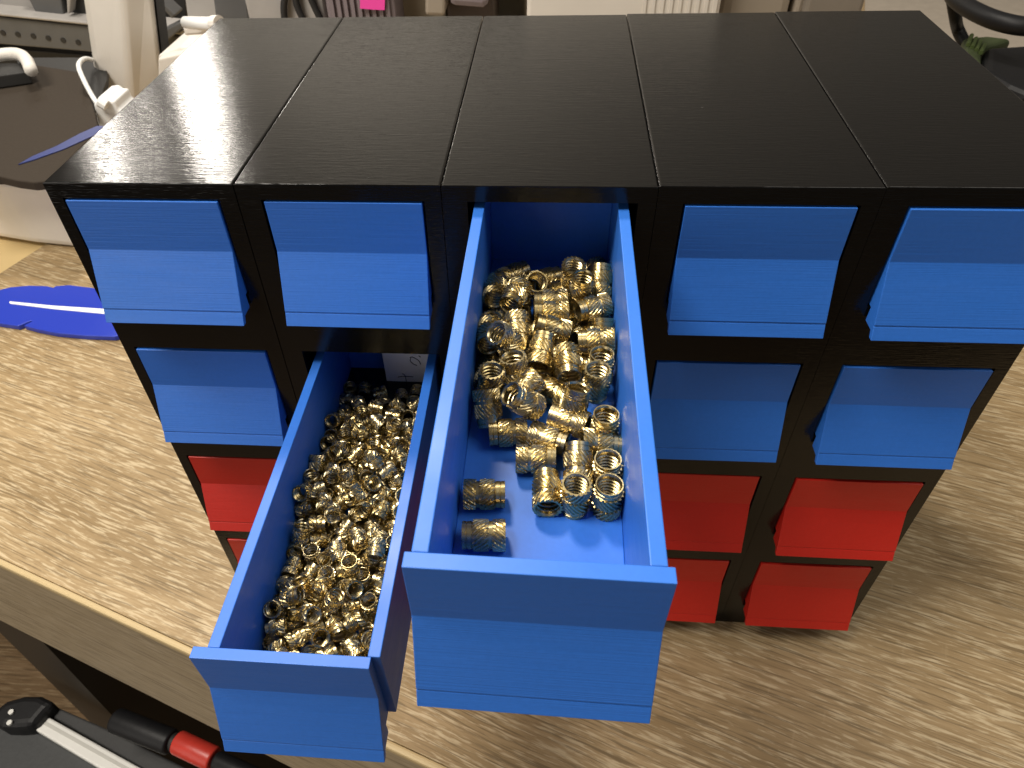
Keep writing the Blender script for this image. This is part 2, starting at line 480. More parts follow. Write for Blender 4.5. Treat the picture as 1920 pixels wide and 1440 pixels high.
SMALL = insert_mesh('small_threaded_insert',  .0445, .09, 13, .033,
    [(0, .34, 1.0, .6), (.34, .46, .86, 0), (.46, .80, 1.0, -.8), (.80, .83, .80, 0), (.83, 1, .86, 0)], 4)
BIG_POSES = "-200,416,-456,53,134,-44,-131;-214,599,-456,97,-109,91,-103;26,626,-456,113,-108,-91,-85;133,594,-434,0,-113,-165,0;255,600,-434,137,0,0,-146;256,720,-434,194,1,-3,-49;144,744,-420,171,-102,7,16;-23,784,-456,15,140,17,141;-143,918,-456,139,43,-135,-25;25,893,-456,64,-98,102,-126;230,842,-415,121,-52,145,-39;251,921,-400,187,0,0,70;107,951,-400,14,-136,38,141;125,998,-350,141,-9,34,138;-225,1130,-380,0,121,-159,0;220,1138,-360,0,105,-170,0;243,1257,-380,200,0,0,8;-126,1178,-350,17,190,59,14;-86,1100,-380,75,-17,-161,90;-232,998,-395,70,163,89,-19;-248,1844,-457,59,-63,-126,-128;159,1376,-457,60,60,-128,-128;232,1903,-457,132,-43,-135,50;-94,1328,-456,101,141,-10,-99;-256,1677,-457,31,32,138,-138;-137,1601,-434,0,-1,200,0;256,2045,-457,89,88,111,-110;202,1552,-457,138,-61,128,31;-257,1539,-434,0,123,-158,0;-258,1268,-456,141,-141,14,14;12,1746,-456,141,-1,-141,2;-14,1986,-456,90,-137,34,-109;89,1283,-452,63,-58,123,-132;107,1626,-457,110,-138,32,-88;257,1478,-389,165,-63,34,88;37,1169,-457,136,-105,-95,40;-136,1716,-434,193,0,0,53;-19,1529,-457,63,63,-126,-126;-184,2018,-456,141,-98,102,-14;58,1884,-457,9,136,40,-141;-20,1316,-355,120,-96,-66,-110;-184,1448,-457,8,106,94,-141;-171,1296,-270,59,-173,72,-38;197,1743,-456,6,103,-97,-141;21,1568,-342,133,55,-130,-49;18,1682,-361,25,-140,-35,136;118,1845,-325,9,-107,168,20;-257,1402,-343,107,101,93,-99;-253,1738,-343,34,-29,138,137;-131,1448,-348,8,33,-162,113;225,1373,-334,49,-138,-56,124;98,1224,-338,88,107,-101,102;-83,974,-320,145,-30,-70,115;214,1630,-352,112,-35,-136,89;23,1453,-337,131,69,-94,-97;257,1847,-354,83,-40,77,160;161,1729,-314,40,-3,12,-195;-70,1830,-378,98,54,-44,160;-154,1636,-296,43,79,118,-135"
SMALL_POSES = "-106,1764,-468,141,-66,125,13;35,312,-469,94,-141,-5,-105;-118,1105,-468,139,-141,3,28;310,610,-469,61,-61,-127,-127;-125,1196,-468,200,0,0,10;-125,2013,-469,115,113,85,-83;310,428,-469,32,-31,-138,-138;-89,666,-469,106,139,-25,93;33,173,-469,37,125,67,-136;36,521,-469,141,128,60,-2;220,1406,-468,138,39,-136,-29;-127,257,-469,37,-93,107,-137;139,334,-469,28,85,113,139;-22,433,-469,64,137,34,-126;-34,1544,-468,0,113,165,0;310,1114,-469,138,-138,31,31;-25,964,-469,62,111,87,127;266,202,-468,130,-44,134,56;46,1756,-468,0,190,63,0;198,452,-469,113,113,-86,-86;-214,822,-469,44,134,-44,-134;171,1034,-468,100,-65,-125,100;195,763,-469,111,-111,88,-88;218,1217,-469,13,-140,19,-141;298,788,-469,141,30,-138,-1;312,326,-468,75,-75,120,120;-214,524,-469,14,141,14,141;219,2011,-469,33,-30,-138,-138;162,186,-468,162,0,0,118;-114,1459,-469,132,141,-13,50;95,1516,-469,51,-118,79,132;-214,918,-469,120,75,120,75;-213,613,-469,19,-140,19,-140;310,97,-469,127,-127,-61,-61;-214,1928,-468,31,-138,31,-138;134,1341,-469,95,95,105,105;202,1776,-451,8,-61,181,57;130,1718,-469,64,-63,126,-126;-127,459,-469,48,-74,-121,-133;-211,377,-469,57,-66,-125,-129;-121,1862,-469,141,122,72,7;-215,1219,-469,138,138,31,-31;304,1734,-469,141,-30,-138,13;-214,185,-469,134,-47,-133,47;-127,1008,-469,100,-100,100,-100;147,636,-469,141,-129,-57,-5;-39,1161,-468,0,123,-158,0;226,678,-468,0,183,-80,0;-209,1629,-468,61,127,61,127;-215,1718,-469,111,-111,88,88;133,888,-469,75,-100,100,120;-214,1328,-468,68,-124,68,-124;94,105,-468,200,0,0,10;299,1827,-469,141,141,-7,-7;311,1014,-468,197,0,0,-36;-123,1285,-469,100,-100,-100,100;185,97,-469,141,16,-141,-16;-215,1482,-469,88,-88,111,111;91,412,-469,78,-19,140,-118;312,701,-468,199,0,0,22;-215,288,-468,0,-92,-177,0;-122,96,-468,183,0,0,81;-30,1813,-468,140,-62,127,17;-23,243,-468,193,0,0,51;109,717,-468,27,139,27,-139;311,1433,-468,0,-197,32,0;128,1430,-468,77,0,0,185;-30,594,-469,56,-114,83,130;211,954,-469,66,-139,26,-125;95,245,-469,136,-66,125,39;-136,742,-468,25,0,0,198;206,270,-469,135,-70,-123,-41;-214,96,-468,138,31,-138,-31;-129,1549,-469,137,-3,141,35;-33,1707,-468,133,-33,138,47;17,1471,-469,43,43,-135,-135;-216,1027,-468,120,-120,-75,-75;-76,172,-468,0,163,116,0;-215,158,-381,123,6,-7,157;-48,1382,-469,116,135,-41,81;233,867,-469,106,59,128,94;101,1853,-469,65,-65,-126,126;46,1115,-468,200,0,0,13;94,558,-386,85,-67,-166,-28;311,518,-468,0,55,-192,0;-215,702,-468,0,193,-52,0;-175,1716,-391,105,-105,131,-30;64,983,-468,0,-148,134,0;308,1211,-469,49,-134,-44,133;-123,360,-468,0,169,-107,0;306,1918,-469,21,141,10,140;-214,906,-382,133,-45,-134,47;-214,1127,-468,105,94,-105,-94;83,210,-381,115,-132,59,-76;222,1514,-469,141,16,140,15;-20,1052,-434,180,32,76,-31;302,836,-394,32,-141,4,-138;41,1207,-469,84,-84,-114,114;310,2013,-469,141,16,141,16;312,925,-468,0,-189,65,0;-18,351,-410,6,-107,-88,-144;252,1029,-382,16,-92,-76,-160;311,1344,-468,175,0,0,97;-215,1809,-469,111,-111,88,88;137,1132,-469,34,18,-140,137;230,1484,-386,141,-112,38,79;310,1640,-468,0,87,-180,0;64,794,-469,42,141,11,-135;-104,631,-386,110,-37,115,115;132,529,-468,138,-26,139,31;-132,96,-377,0,-130,152,0;36,1376,-423,18,181,-21,80;214,1607,-469,97,97,-103,-103;266,608,-381,28,125,-65,-140;-215,463,-403,43,-21,-86,-174;227,1316,-468,0,191,59,0;311,1298,-378,88,98,112,-101;54,625,-468,16,0,0,199;50,1471,-382,128,5,18,152;225,1120,-430,53,78,-23,-175;-123,549,-468,107,0,0,169;6,701,-469,119,-140,-16,76;165,710,-382,137,-113,85,36;41,438,-383,1,48,-135,-140;24,1910,-469,122,141,13,71;-116,1648,-468,0,162,117,0;-215,1393,-407,176,85,19,-40;310,1744,-382,80,116,-79,-117;185,1081,-333,125,-131,-27,-81;161,976,-388,131,-14,141,52;224,1673,-410,87,32,-73,162;-215,2016,-468,45,0,0,195;230,1592,-365,56,-13,178,-71;229,373,-435,16,-18,100,-172;-17,1291,-469,140,48,-133,17;130,1264,-425,33,171,-1,97;102,1073,-387,110,154,26,-58;22,881,-469,100,-120,75,100;-145,1207,-378,106,6,141,-93;94,110,-378,77,81,116,118;67,662,-378,44,140,9,-136;-36,701,-385,84,29,7,-179;-215,1287,-385,186,72,4,-11;311,1140,-381,78,-78,-118,-118;-126,1534,-380,46,0,0,-195;146,1555,-406,32,60,61,178;311,197,-387,156,-123,-15,-19;312,1536,-468,141,141,-16,16;311,1403,-377,0,-105,170,0;-195,334,-378,129,92,-108,-57;85,864,-390,95,101,-73,124;-40,918,-262,59,-121,105,104;215,1905,-468,196,0,0,-42;-65,1150,-377,6,-120,75,141;-182,1015,-380,130,-34,-136,-59;-20,1995,-469,74,-74,-120,120;-123,918,-469,120,75,-120,-75;221,549,-462,108,9,-10,168;37,1278,-388,68,-124,112,-87;142,1474,-366,19,38,-186,60;-215,1124,-380,120,-134,-65,-58;-113,1358,-409,95,-83,-146,-51;-215,763,-382,41,25,-102,165;-125,1083,-379,14,-28,198,1;26,1126,-377,0,-8,200,0;39,1570,-392,90,44,-173,12;311,1066,-300,52,-193,-13,-4;-150,220,-389,7,109,-114,123;311,409,-380,53,52,130,-133;-78,1279,-380,121,-127,51,-82;-215,1568,-402,76,-167,73,33;250,1834,-395,57,47,104,154;101,1628,-463,167,-12,2,-110;223,1385,-383,64,131,-54,-126;233,1219,-381,66,141,0,-125;-205,562,-385,124,-58,-143,30;261,922,-373,14,186,49,54;-33,1219,-329,168,92,25,50;65,966,-378,54,-4,141,-131;1,1651,-409,108,-132,71,-77;-124,736,-377,81,0,0,183;-43,866,-412,44,40,-167,-92;-47,775,-468,68,-131,53,124;-10,1148,-275,28,-55,184,-48;312,971,-315,37,-136,-137,-37;-30,96,-468,0,0,-200,0;212,792,-381,10,200,-4,3;-127,833,-396,73,112,0,-149;120,992,-307,100,-158,-31,-64;126,1371,-361,48,167,-98,1;-129,1623,-378,32,-31,138,138;28,292,-357,56,-186,-1,46;-12,611,-378,106,5,-2,-169;-121,893,-333,7,139,6,143;136,1816,-397,94,49,167,-33;90,765,-380,150,0,1,132;-79,987,-382,77,18,-140,-118;-205,653,-379,108,-114,-76,-97;-51,497,-412,76,96,59,-147;305,743,-378,118,-136,55,67;-2,783,-371,66,3,121,145;-103,1805,-380,68,8,139,-126;-117,531,-347,173,-67,-6,76;310,1639,-360,57,-182,58,15;133,1721,-380,50,-140,-18,132;-214,1478,-363,1,0,86,-181;114,1636,-355,166,-52,61,-77;146,1174,-376,94,89,-75,133;-8,917,-346,141,25,104,-93;167,875,-355,48,-94,102,136;-189,812,-309,5,-20,-45,-194;42,851,-310,164,-72,80,40;94,350,-384,7,-63,121,-146;-56,1612,-327,90,-20,-177,10;-203,969,-305,5,-120,-10,-160;69,1207,-329,169,82,17,68;-111,422,-382,27,79,137,120;278,295,-384,175,-20,-41,86;28,719,-305,163,-107,-19,40;138,461,-385,149,-64,117,-8;-216,407,-334,22,7,64,-188;-13,1032,-321,106,46,-162,19;-23,520,-331,132,80,-89,90;0,98,-377,110,0,0,167;160,1291,-343,138,66,-68,-109;-87,285,-386,61,51,142,116;293,856,-307,101,-68,-151,-50;-59,164,-377,0,189,-67,0;166,613,-380,199,0,0,-23;168,1552,-296,127,4,43,149;129,1968,-468,34,3,-141,-137;224,799,-292,83,127,-44,123;73,1585,-294,141,-114,-52,67;270,1157,-301,170,-35,80,-59;229,478,-375,9,-8,-8,199;206,692,-304,112,44,10,160;-134,457,-301,51,106,45,155;58,1058,-272,147,-2,-80,-109;121,787,-291,53,-115,83,131;208,122,-384,92,-166,13,61;-28,1381,-358,163,-94,53,-41;293,1529,-311,66,-50,-182,3;205,1436,-308,51,109,-34,156;-110,995,-294,133,-141,10,49;-46,1471,-390,9,-71,-175,66;312,1435,-286,22,0,0,-199;206,969,-302,150,-108,68,34;-69,1719,-379,9,-1,-8,-200;-215,1152,-293,180,-10,5,86;312,97,-380,15,-15,-141,-141;245,1332,-301,121,102,109,-56;81,1301,-294,103,164,-49,13;19,1780,-377,97,123,69,103;292,533,-322,80,38,-96,-152;-24,1520,-317,112,-35,155,-46;196,246,-383,18,-109,90,140;-215,1260,-289,74,165,78,-35;139,521,-312,14,-153,93,89;114,628,-289,140,0,0,143;190,1223,-292,78,153,18,-101;-113,1196,-291,126,-144,29,48;-211,1008,-220,76,-171,-61,-39;121,1247,-235,12,156,-88,88;177,384,-362,72,-57,-155,88;-120,1429,-348,138,106,66,72;241,686,-222,116,139,64,-54;312,752,-289,141,-6,6,141;-216,1624,-333,172,78,-27,60;302,660,-315,136,47,-120,-70;308,1257,-292,188,7,-12,66;116,1126,-280,61,49,-173,-63;70,445,-296,187,-32,46,-43;-165,1077,-292,57,83,105,137;-156,1350,-321,94,61,26,163;-42,389,-333,52,-176,1,81"
def place(mesh, name, poses, drawer):
    out = []
    for row in poses.split(';'):
        a = [float(x) for x in row.split(',')]
        o = bpy.data.objects.new(name, mesh); C.objects.link(o)
        q = Quaternion([x / 200 for x in a[3:]]).normalized()
        mw = drawer.matrix_world @ (Matrix.Translation(Vector(a[:3]) / 1000 * S) @ q.to_matrix().to_4x4())
        o.rotation_mode = 'QUATERNION'
        o.location = mw.translation; o.rotation_quaternion = mw.to_quaternion()
        out.append(o)
    return out
big = place(BIG, 'threaded_insert', BIG_POSES, OPEN[(0, 2)])
BL = ['large insert lying alone nearest the front of the middle drawer, smooth end to the left',
 'large insert lying alone near the left wall, second from the front, smooth end right',
 'large insert lying with its open end toward the front, left of the two upright ones',
 'upright large insert with scalloped rim, between the lying one and the drawer wall',
 'upright large insert with smooth rim against the right wall, nearest the front',
 'upright large insert with smooth rim against the right wall, second from the front',
 'large insert leaning directly behind the scalloped upright one',
 'large insert lying crosswise in front of the pile, separate, smooth end to the right',
 'large insert lying at the left front edge of the pile, smooth end to the left',
 'large insert lying crosswise at the front of the pile, end to end with another',
 'large insert lying crosswise against the right wall, just behind the upright smooth-rimmed ones',
 'upright large insert with open smooth rim against the right wall, third from the front']
for i, o in enumerate(big):
    if i < len(BL): tag(o, BL[i], 'threaded insert', 'large brass inserts in the middle drawer')
    else: tag(o, 'large knurled brass insert in the dense rear pile of the middle drawer', 'threaded insert', 'large brass inserts in the middle drawer')
for o in place(SMALL, 'small_threaded_insert', SMALL_POSES, OPEN[(1, 1)]):
    tag(o, 'small knurled brass insert in the heap filling the left pulled-out drawer', 'threaded insert', 'small brass inserts in the left drawer')

# ------------------------------------------------------------------ paper note at the back of the left open drawer
D2 = OPEN[(1, 1)]
note = empty('paper_note'); note.matrix_world = D2.matrix_world @ Matrix.Translation(Vector((0, 2.12, -.5127)) * S)
tag(note, 'white paper note with pencil marks standing at the back of the left open drawer', 'note')
def on_note(u, v):
    inv = note.matrix_world.inverted()
    o = inv @ (CAM * S); d = inv.to_3x3() @ (RC.transposed() @ Vector(((u - CX) / FPX, (v - CY) / FPX, 1)))
    p = (o + d * ((-.0045 * S - o.y) / d.y)) / S
    return p
V, F = [], []
nx = 8
for s in (0, 1):
    for k in range(nx + 1):
        x = .005 + .34 * k / nx; bow = .012 * math.sin(math.pi * k / nx)
        for z in (0.0, .36): V.append((x, -.003 + s * .003 - bow * .0, z))
for k in range(nx):
    a = 2*k; F += [(a, a+2, a+3, a+1), (2*(nx+1)+a, 2*(nx+1)+a+1, 2*(nx+1)+a+3, 2*(nx+1)+a+2)]
a = 2*(nx+1); F += [(0, 1, a+1, a), (2*nx, 2*nx+a, 2*nx+1+a, 2*nx+1)]
F += [(2*k, a+2*k, a+2*k+2, 2*k+2) for k in range(nx)] + [(2*k+1, 2*k+3, a+2*k+3, a+2*k+1) for k in range(nx)]
link_mesh('sheet', V, F, PAPER, note)
z6 = lambda x, y: (560 + x / 6.4, 640 + y / 6.4)
for st in ([(1440, 172), (1462, 190)], [(1335, 195), (1370, 190), (1440, 232), (1462, 275)], [(1345, 200), (1340, 235), (1375, 270), (1420, 290)],
           [(1190, 428), (1280, 420), (1375, 426)], [(1245, 388), (1275, 410), (1292, 480)]):
    pts = [on_note(*z6(*p)) for p in st]
    V, F = tube(spline(pts, 4), .0028, 6)
    link_mesh('ink_stroke', V, F, INK, note)

# ------------------------------------------------------------------ blue feather on the desk
def flat(name, outline, z0, z1, material, parent=None, bev=.0):
    V, F = [], []
    add_prism(V, F, outline, lambda p, s: (p[0], p[1], z0 if s == 0 else z1))
    o = link_mesh(name, V, F, material, parent)
    if bev: bevel(o, bev)
    return o
fe = empty('feather', (0, 0, 0)); tag(fe, 'flat cobalt blue plastic feather with white shaft lying on the desk', 'feather')
top = [(-90, 552), (-40, 549), (0, 543), (20, 538), (55, 535), (88, 536), (100, 539), (104, 536), (130, 534), (172, 539), (215, 548), (260, 566)]
bot = [(270, 600), (250, 622), (214, 631), (160, 629), (105, 624), (70, 617), (44, 610), (60, 602), (58, 601), (34, 611), (0, 606), (-40, 598), (-95, 580)]
flat('blade', [tuple(at(u, v, 2, ZT + .07)[:2]) for u, v in top + bot], ZT + .001, ZT + .07, FEATHER, fe, .012)
sh = [(17, 566), (19, 565), (100, 573), (194, 579), (240, 585), (238, 593), (194, 588), (100, 579), (19, 569)]
flat('shaft', [tuple(at(u, v, 2, ZT + .078)[:2]) for u, v in sh], ZT + .0702, ZT + .078, PWHITE, fe)

# ------------------------------------------------------------------ printer behind left
pr = empty('desktop_printer', at(40, 300, 2, ZT)); po = pr.location / S
tag(pr, 'white and grey desktop 3D printer behind the left end of the cabinet', '3D printer')
def poly3(name, pts, thick, material, parent=pr, bev=.02):
    """slab whose upper face passes through 3-D points, thickness downwards"""
    V, F = [], []
    add_prism(V, F, pts, lambda p, s: Vector(p) - po - Vector((0, 0, thick if s == 0 else 0)))
    o = link_mesh(name, V, F, material, parent)
    if bev: bevel(o, bev, 3)
    return o
zb = ZT + 1.05
poly3('base', [at(u, v, 2, zb) for u, v in ((-120, 318), (0, 335), (60, 340), (112, 345), (205, 215), (60, 130), (-120, 150))], 1.05, WHITE, bev=.12)
zp = zb + .25
poly3('build_plate', [at(u, v, 2, zp) for u, v in ((-120, 330), (0, 331), (30, 338), (62, 342), (90, 339), (108, 330), (150, 285), (186, 244), (176, 205), (158, 150), (145, 134), (70, 122), (-120, 165))], .12, PLATE, bev=.02)
poly3('frame', [at(u, v, 2, zp - .2) for u, v in ((30, 108), (200, 108), (200, 150), (183, 198), (150, 255), (60, 200))], .1, DARK, bev=0)
poly3('bed_carriage', [at(u, v, 2, zp - .13) for u, v in ((-40, 290), (60, 300), (110, 200), (20, 180))], .118, DARK, bev=0)
yb = 12.2
def beam(name, uv, material, depth, y=yb, parent=pr, bev=.03):
    V, F = [], []
    pts = [at(u, v, 1, y) for u, v in uv]
    add_prism(V, F, pts, lambda p, s: Vector(p) - po + Vector((0, depth * s, 0)))
    o = link_mesh(name, V, F, material, parent)
    if bev: bevel(o, bev)
    return o
beam('gantry_beam', [(-60, 26), (340, 68), (340, 112), (-60, 78)], GREY, .9)
beam('gantry_top', [(-60, 18), (340, 60), (340, 66), (-60, 24)], GREY_LIGHT, .8, yb - .1)
for u, v in ((5, 62), (33, 65), (62, 68), (90, 72), (118, 76), (146, 80)):
    c0 = at(u, v, 1, yb - .02)
    V, F = tube([c0 - po, c0 - po + Vector((0, .05, 0))], .055, 10)
    link_mesh('hole', V, F, DARK, pr)
beam('lower_beam', [(-60, 84), (340, 118), (340, 150), (-60, 122)], DARK, .7, yb + .3)
beam('motor_housing', [(-60, -60), (24, -60), (70, 24), (60, 27), (-60, 22)], GREY_LIGHT, 1.0, yb + .4)
beam('motor_housing', [(24, -60), (105, -60), (120, 32), (68, 27)], GREY, 1.0, yb + .2)
beam('bracket', [(110, -60), (165, -60), (165, 45), (124, 38)], DARK, .6, yb + .35)
beam('strut', [(122, -40), (136, -40), (130, 26), (126, 26)], GREY_LIGHT, .3, yb + .1)
beam('strut', [(292, 2), (300, 0), (330, 28), (322, 36)], GREY, .4, yb - .3)
beam('strut', [(300, 60), (340, 40), (346, 50), (298, 90)], GREY, .4, yb - .3)
beam('spool_holder', [(285, -60), (345, -60), (350, 30), (330, 110), (285, 110)], DARK, .5, yb + 1.2)
# white curved hose guard left of the bed
arc = [at(u, v, 2, zp + .3) for u, v in ((-60, 116), (-10, 105), (18, 101), (38, 103), (50, 113), (58, 132))]
V, F = tube([p - po for p in spline(arc, 5)], .095, 12)
link_mesh('hose_guard', V, F, WHITE, pr, smooth=True)
boxp = [at(u, v, 2, zp + .2) for u, v in ((-60, 118), (44, 118), (52, 134), (-60, 150))]
poly3('clamp', boxp, .19, DARK)

st = tag(poly3('blue_reflection', [at(u, v, 2, zp + .014) for u, v in ((34, 308), (60, 293), (105, 274), (150, 250), (182, 236), (196, 236), (184, 250), (120, 279), (64, 299))], .012, mat('reflection_blue', (.03, .045, .17), .35), None, 0),  # blue reflection on the plate, modelled as a coloured sliver
   'thin tapered blue sliver standing in for a reflection on the dark build plate', 'reflection')
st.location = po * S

# ------------------------------------------------------------------ white post with cable loop
pp = at(240, 225, 2, ZT); post = empty('post', pp)
tag(post, 'tall off-white post with two faces, between printer and cabinet', 'post')
foot = [at(u, v, 2, ZT) for u, v in ((193, 238), (203, 246), (246, 254), (318, 236), (290, 190), (215, 195))]
V, F = [], []
head = [at(u, -60, 1, q.y) for u, q in zip((149, 158, 226, 283, 262, 180), foot)]
k = len(foot); V = [p - pp for p in foot] + [p - pp for p in head]
F += [tuple(range(k))[::-1], tuple(range(k, 2*k))] + [(i, (i+1) % k, k + (i+1) % k, k + i) for i in range(k)]
bevel(link_mesh('sleeve', V, F, CARD, post), .1, 4)
V, F = [], []
f2 = [foot[3] + Vector((.02, 0, 0)), foot[3] + Vector((.16, 0, 0)), foot[4] + Vector((.16, .1, 0)), foot[4] + Vector((.02, .1, 0))]
g2 = [p + head[i] - foot[i] for p, i in zip(f2, (3, 3, 4, 4))]
V = [p + (q - p) * t - pp for t in (.12, .97) for p, q in zip(f2, g2)]
F = [(3, 2, 1, 0), (4, 5, 6, 7)] + [(i, (i+1) % 4, 4 + (i+1) % 4, 4 + i) for i in range(4)]
link_mesh('edge_strip', V, F, DARK, post)
yc = 7.4
cb = [at(u, v, 1, y) for u, v, y in ((172, 112, foot[0].y - .1), (160, 110, 8.6), (150, 116, 8.0), (148, 128, 7.7), (158, 152, 7.5), (170, 175, 7.4), (183, 196, 7.3))]
V, F = tube(spline(cb, 5), .036, 10)
V = [Vector(v) - cb[0] for v in V]
tag(link_mesh('cable', V, F, PWHITE, None, cb[0], True), 'white looped cable beside the off-white post', 'cable')
cl = at(205, 225, 1, yc - .1); clamp = empty('holder', cl)
tag(clamp, 'lumpy white plastic holder at the foot of the off-white post', 'holder')
V, F = [], []
add_prism(V, F, [at(u, v, 1, yc - .35) - cl for u, v in ((175, 197), (183, 184), (196, 182), (206, 190), (214, 188), (222, 206), (236, 214), (255, 262), (190, 262))], lambda p, s: Vector(p) + Vector((0, .5 * s, 0)))
bevel(link_mesh('body', V, F, PWHITE, clamp), .06, 3)
V, F = tube([at(186, 190, 1, yc - .4) - cl, at(200, 198, 1, yc - .4) - cl], .08, 10)
link_mesh('knob', V, F, PWHITE, clamp)

# ------------------------------------------------------------------ things on the desk behind the cabinet
def back_box(name, u0, u1, y, material, label, cat, depth=1.6, ztop=1.2, u0t=None, vb=20, bev=.05, z0=ZT):
    a, b = at(u0, vb, 1, y), at(u1, vb, 1, y)
    base = Vector(((a.x + b.x) / 2, y + depth / 2, z0))
    o = empty(name, base); h = (b.x - a.x) / 2
    boxo('body', -h, h, -depth / 2, depth / 2, 0, ztop - z0, material, o, bev)
    tag(o, label, cat)
    return o, h, depth, ztop - z0
# white tub and tray left of the cabinet back edge
t = empty('tube', at(375, 45, 1, 7.5)); tp = t.location / S
tag(t, 'small white tube resting behind the top left back corner of the cabinet', 'tube')
V, F = tube([at(348, 42, 1, 8) - tp, at(375, 44, 1, 7.8) - tp, at(402, 45, 1, 7.6) - tp], [.085, .09, .095], 14)
link_mesh('barrel', V, F, PWHITE, t, smooth=True)
V, F = tube([at(401, 45, 1, 7.6) - tp, at(412, 45, 1, 7.55) - tp], .115, 14)
link_mesh('cap', V, F, WHITE, t)
def slab(name, uv, y, depth, material, label, cat, bev=.04):
    pts = [at(u, v, 1, y) for u, v in uv]; c = sum(pts, Vector()) / len(pts)
    o = empty(name, c); V, F = [], []
    add_prism(V, F, pts, lambda p, s: Vector(p) - c + Vector((0, depth * s, 0)))
    bevel(link_mesh('body', V, F, material, o), bev)
    tag(o, label, cat); return o, c
o, c = slab('tray', [(296, 104), (335, 88), (362, 90), (350, 108), (296, 122)], 8.6, 1.2, WHITE, 'small white lidded tray behind the left edge of the cabinet', 'tray')
V, F = [], []
add_prism(V, F, [at(u, v, 1, 8.4) - c for u, v in ((296, 110), (352, 98), (380, 84), (370, 110), (296, 150))], lambda p, s: Vector(p) + Vector((0, .8 * s, 0)))
bevel(link_mesh('lid', V, F, CARD, o), .03)
slab('paper_sheet', [(342, 50), (372, 48), (392, 54), (378, 66), (345, 68)], 8.2, .3, CARD, 'crumpled white paper piece under the white tube', 'paper')
slab('grey_board', [(338, -60), (404, -60), (412, 60), (360, 60), (350, 28)], 9.4, .8, GREY_LIGHT, 'slanted light grey board leftmost behind the cabinet', 'board')
slab('grey_crate', [(392, -60), (462, -60), (470, 70), (408, 70)], 8.6, 1.0, GREY, 'mid grey crate second from the left behind the cabinet', 'crate')
o, h, d, zz = back_box('storage_crate', 462, 608, 8.0, GREY_LIGHT, 'light grey crate with dark cables hanging down its front', 'crate')
for pts in ([(540, -30), (532, 10), (534, 40)], [(552, -30), (556, 8), (570, 40)], [(574, -30), (586, 5), (604, 42)]):
    P = [at(u, v, 1, 7.92) for u, v in pts]
    V, F = tube(spline(P, 4), .05, 8); V = [Vector(v) - P[0] for v in V]
    tag(link_mesh('cable', V, F, DARK, None, P[0], True), ['leftmost dark cable hanging in front of the light grey crate', 'middle dark cable hanging in front of the light grey crate', 'rightmost dark cable hanging in front of the light grey crate'][len([x for x in C.objects if x.name.startswith('cable')]) % 3], 'cable', 'cables by the grey crate')
o, h, d, zz = back_box('violet_crate', 612, 742, 7.6, PURPLE, 'grey violet ribbed crate with the pink paper stuck on it', 'crate')
for k in range(9):
    x = -h + .1 + k * (2*h - .2) / 8
    boxo('rib', x - .025, x + .025, -d/2 - .05, -d/2 - .001, .05, zz - .1, PURPLE, o)
pk = at(698, 8, 1, 7.5); pn = empty('sticky_note', pk); tag(pn, 'bright pink sticky note on the violet crate', 'sticky note')
V, F = [], []
add_prism(V, F, [at(u, v, 1, 7.5) - pk for u, v in ((675, -40), (722, -40), (721, 19), (699, 18), (675, 16))], lambda p, s: Vector(p) + Vector((0, .02 * s, 0)))
link_mesh('sheet', V, F, PINK, pn)
back_box('cardboard_box', 746, 836, 8.2, BROWN, 'brown cardboard box behind the cabinet, right of the violet crate', 'box')
slab('small_box', [(797, -40), (836, -40), (834, 30), (797, 29)], 7.4, .6, TAUPE, 'small pale box standing before the brown cardboard box', 'box')
back_box('dark_case', 838, 925, 7.8, BROWN_DARK, 'dark brown case behind the middle of the cabinet', 'case')
slab('violet_bin', [(842, -60), (918, -60), (916, 12), (905, 17), (842, 12)], 7.4, .5, PURPLE, 'grey violet bin lying on the dark brown case', 'bin', .08)
back_box('olive_box', 930, 984, 9.0, rough_mat('olive_card', (.08, .07, .05), .2), 'dark olive box in the gap left of the white box', 'box')
o, h, d, zz = back_box('white_box', 988, 1350, 6.6, CARD, 'long white ribbed box behind the middle of the cabinet', 'box', 2.0)
for k in range(9):
    x = h * (.22 + .72 * k / 8)
    boxo('rib', x - .02, x + .02, -d/2 - .018, -d/2 - .001, .05, zz - .05, CARD, o)
back_box('taupe_box', 1352, 1482, 6.9, TAUPE, 'taupe box with rounded corners right of the white box', 'box', bev=.12)
back_box('beige_board', 1485, 1505, 7.0, BEIGE, 'narrow beige board between the two taupe boxes', 'board')
back_box('taupe_case', 1508, 1618, 6.9, rough_mat('grey_brown_plastic', (.22, .19, .155), .12), 'grey brown case at the right end of the row behind the cabinet', 'case')

# far right: beige cloth on the desk with a black strapped tool
cz = ZT + .03
flat_pts = [tuple(at(u, v, 2, cz)[:2]) for u, v in ((1622, -40), (2150, -40), (2100, 300), (1622, 120))]
clo = flat('cloth', flat_pts, ZT + .001, cz, BEIGE); tag(clo, 'mottled beige mat lying on the desk behind the right end of the cabinet', 'mat')
tl = at(1860, 120, 2, ZT + 1.0); tool = empty('strapped_tool', tl)
tag(tool, 'black tool with dark green side and a curved black strap, at the right edge', 'tool')
V, F = [], []
add_prism(V, F, [at(u, v, 2, ZT + 1.0) - tl for u, v in ((1848, 88), (1960, 80), (1990, 150), (1930, 175), (1890, 158), (1845, 132))], lambda p, s: Vector(p) - Vector((0, 0, .85 * (1 - s))))
bevel(link_mesh('body', V, F, RUBBER, tool), .12, 3)
V, F = [], []
add_prism(V, F, [at(u, v, 2, ZT + 1.0) - tl for u, v in ((1806, 70), (1850, 66), (1900, 72), (1842, 90), (1843, 128), (1812, 100))], lambda p, s: Vector(p) - Vector((0, 0, .7 * (1 - s))))
bevel(link_mesh('side', V, F, GREEN, tool), .08, 3)
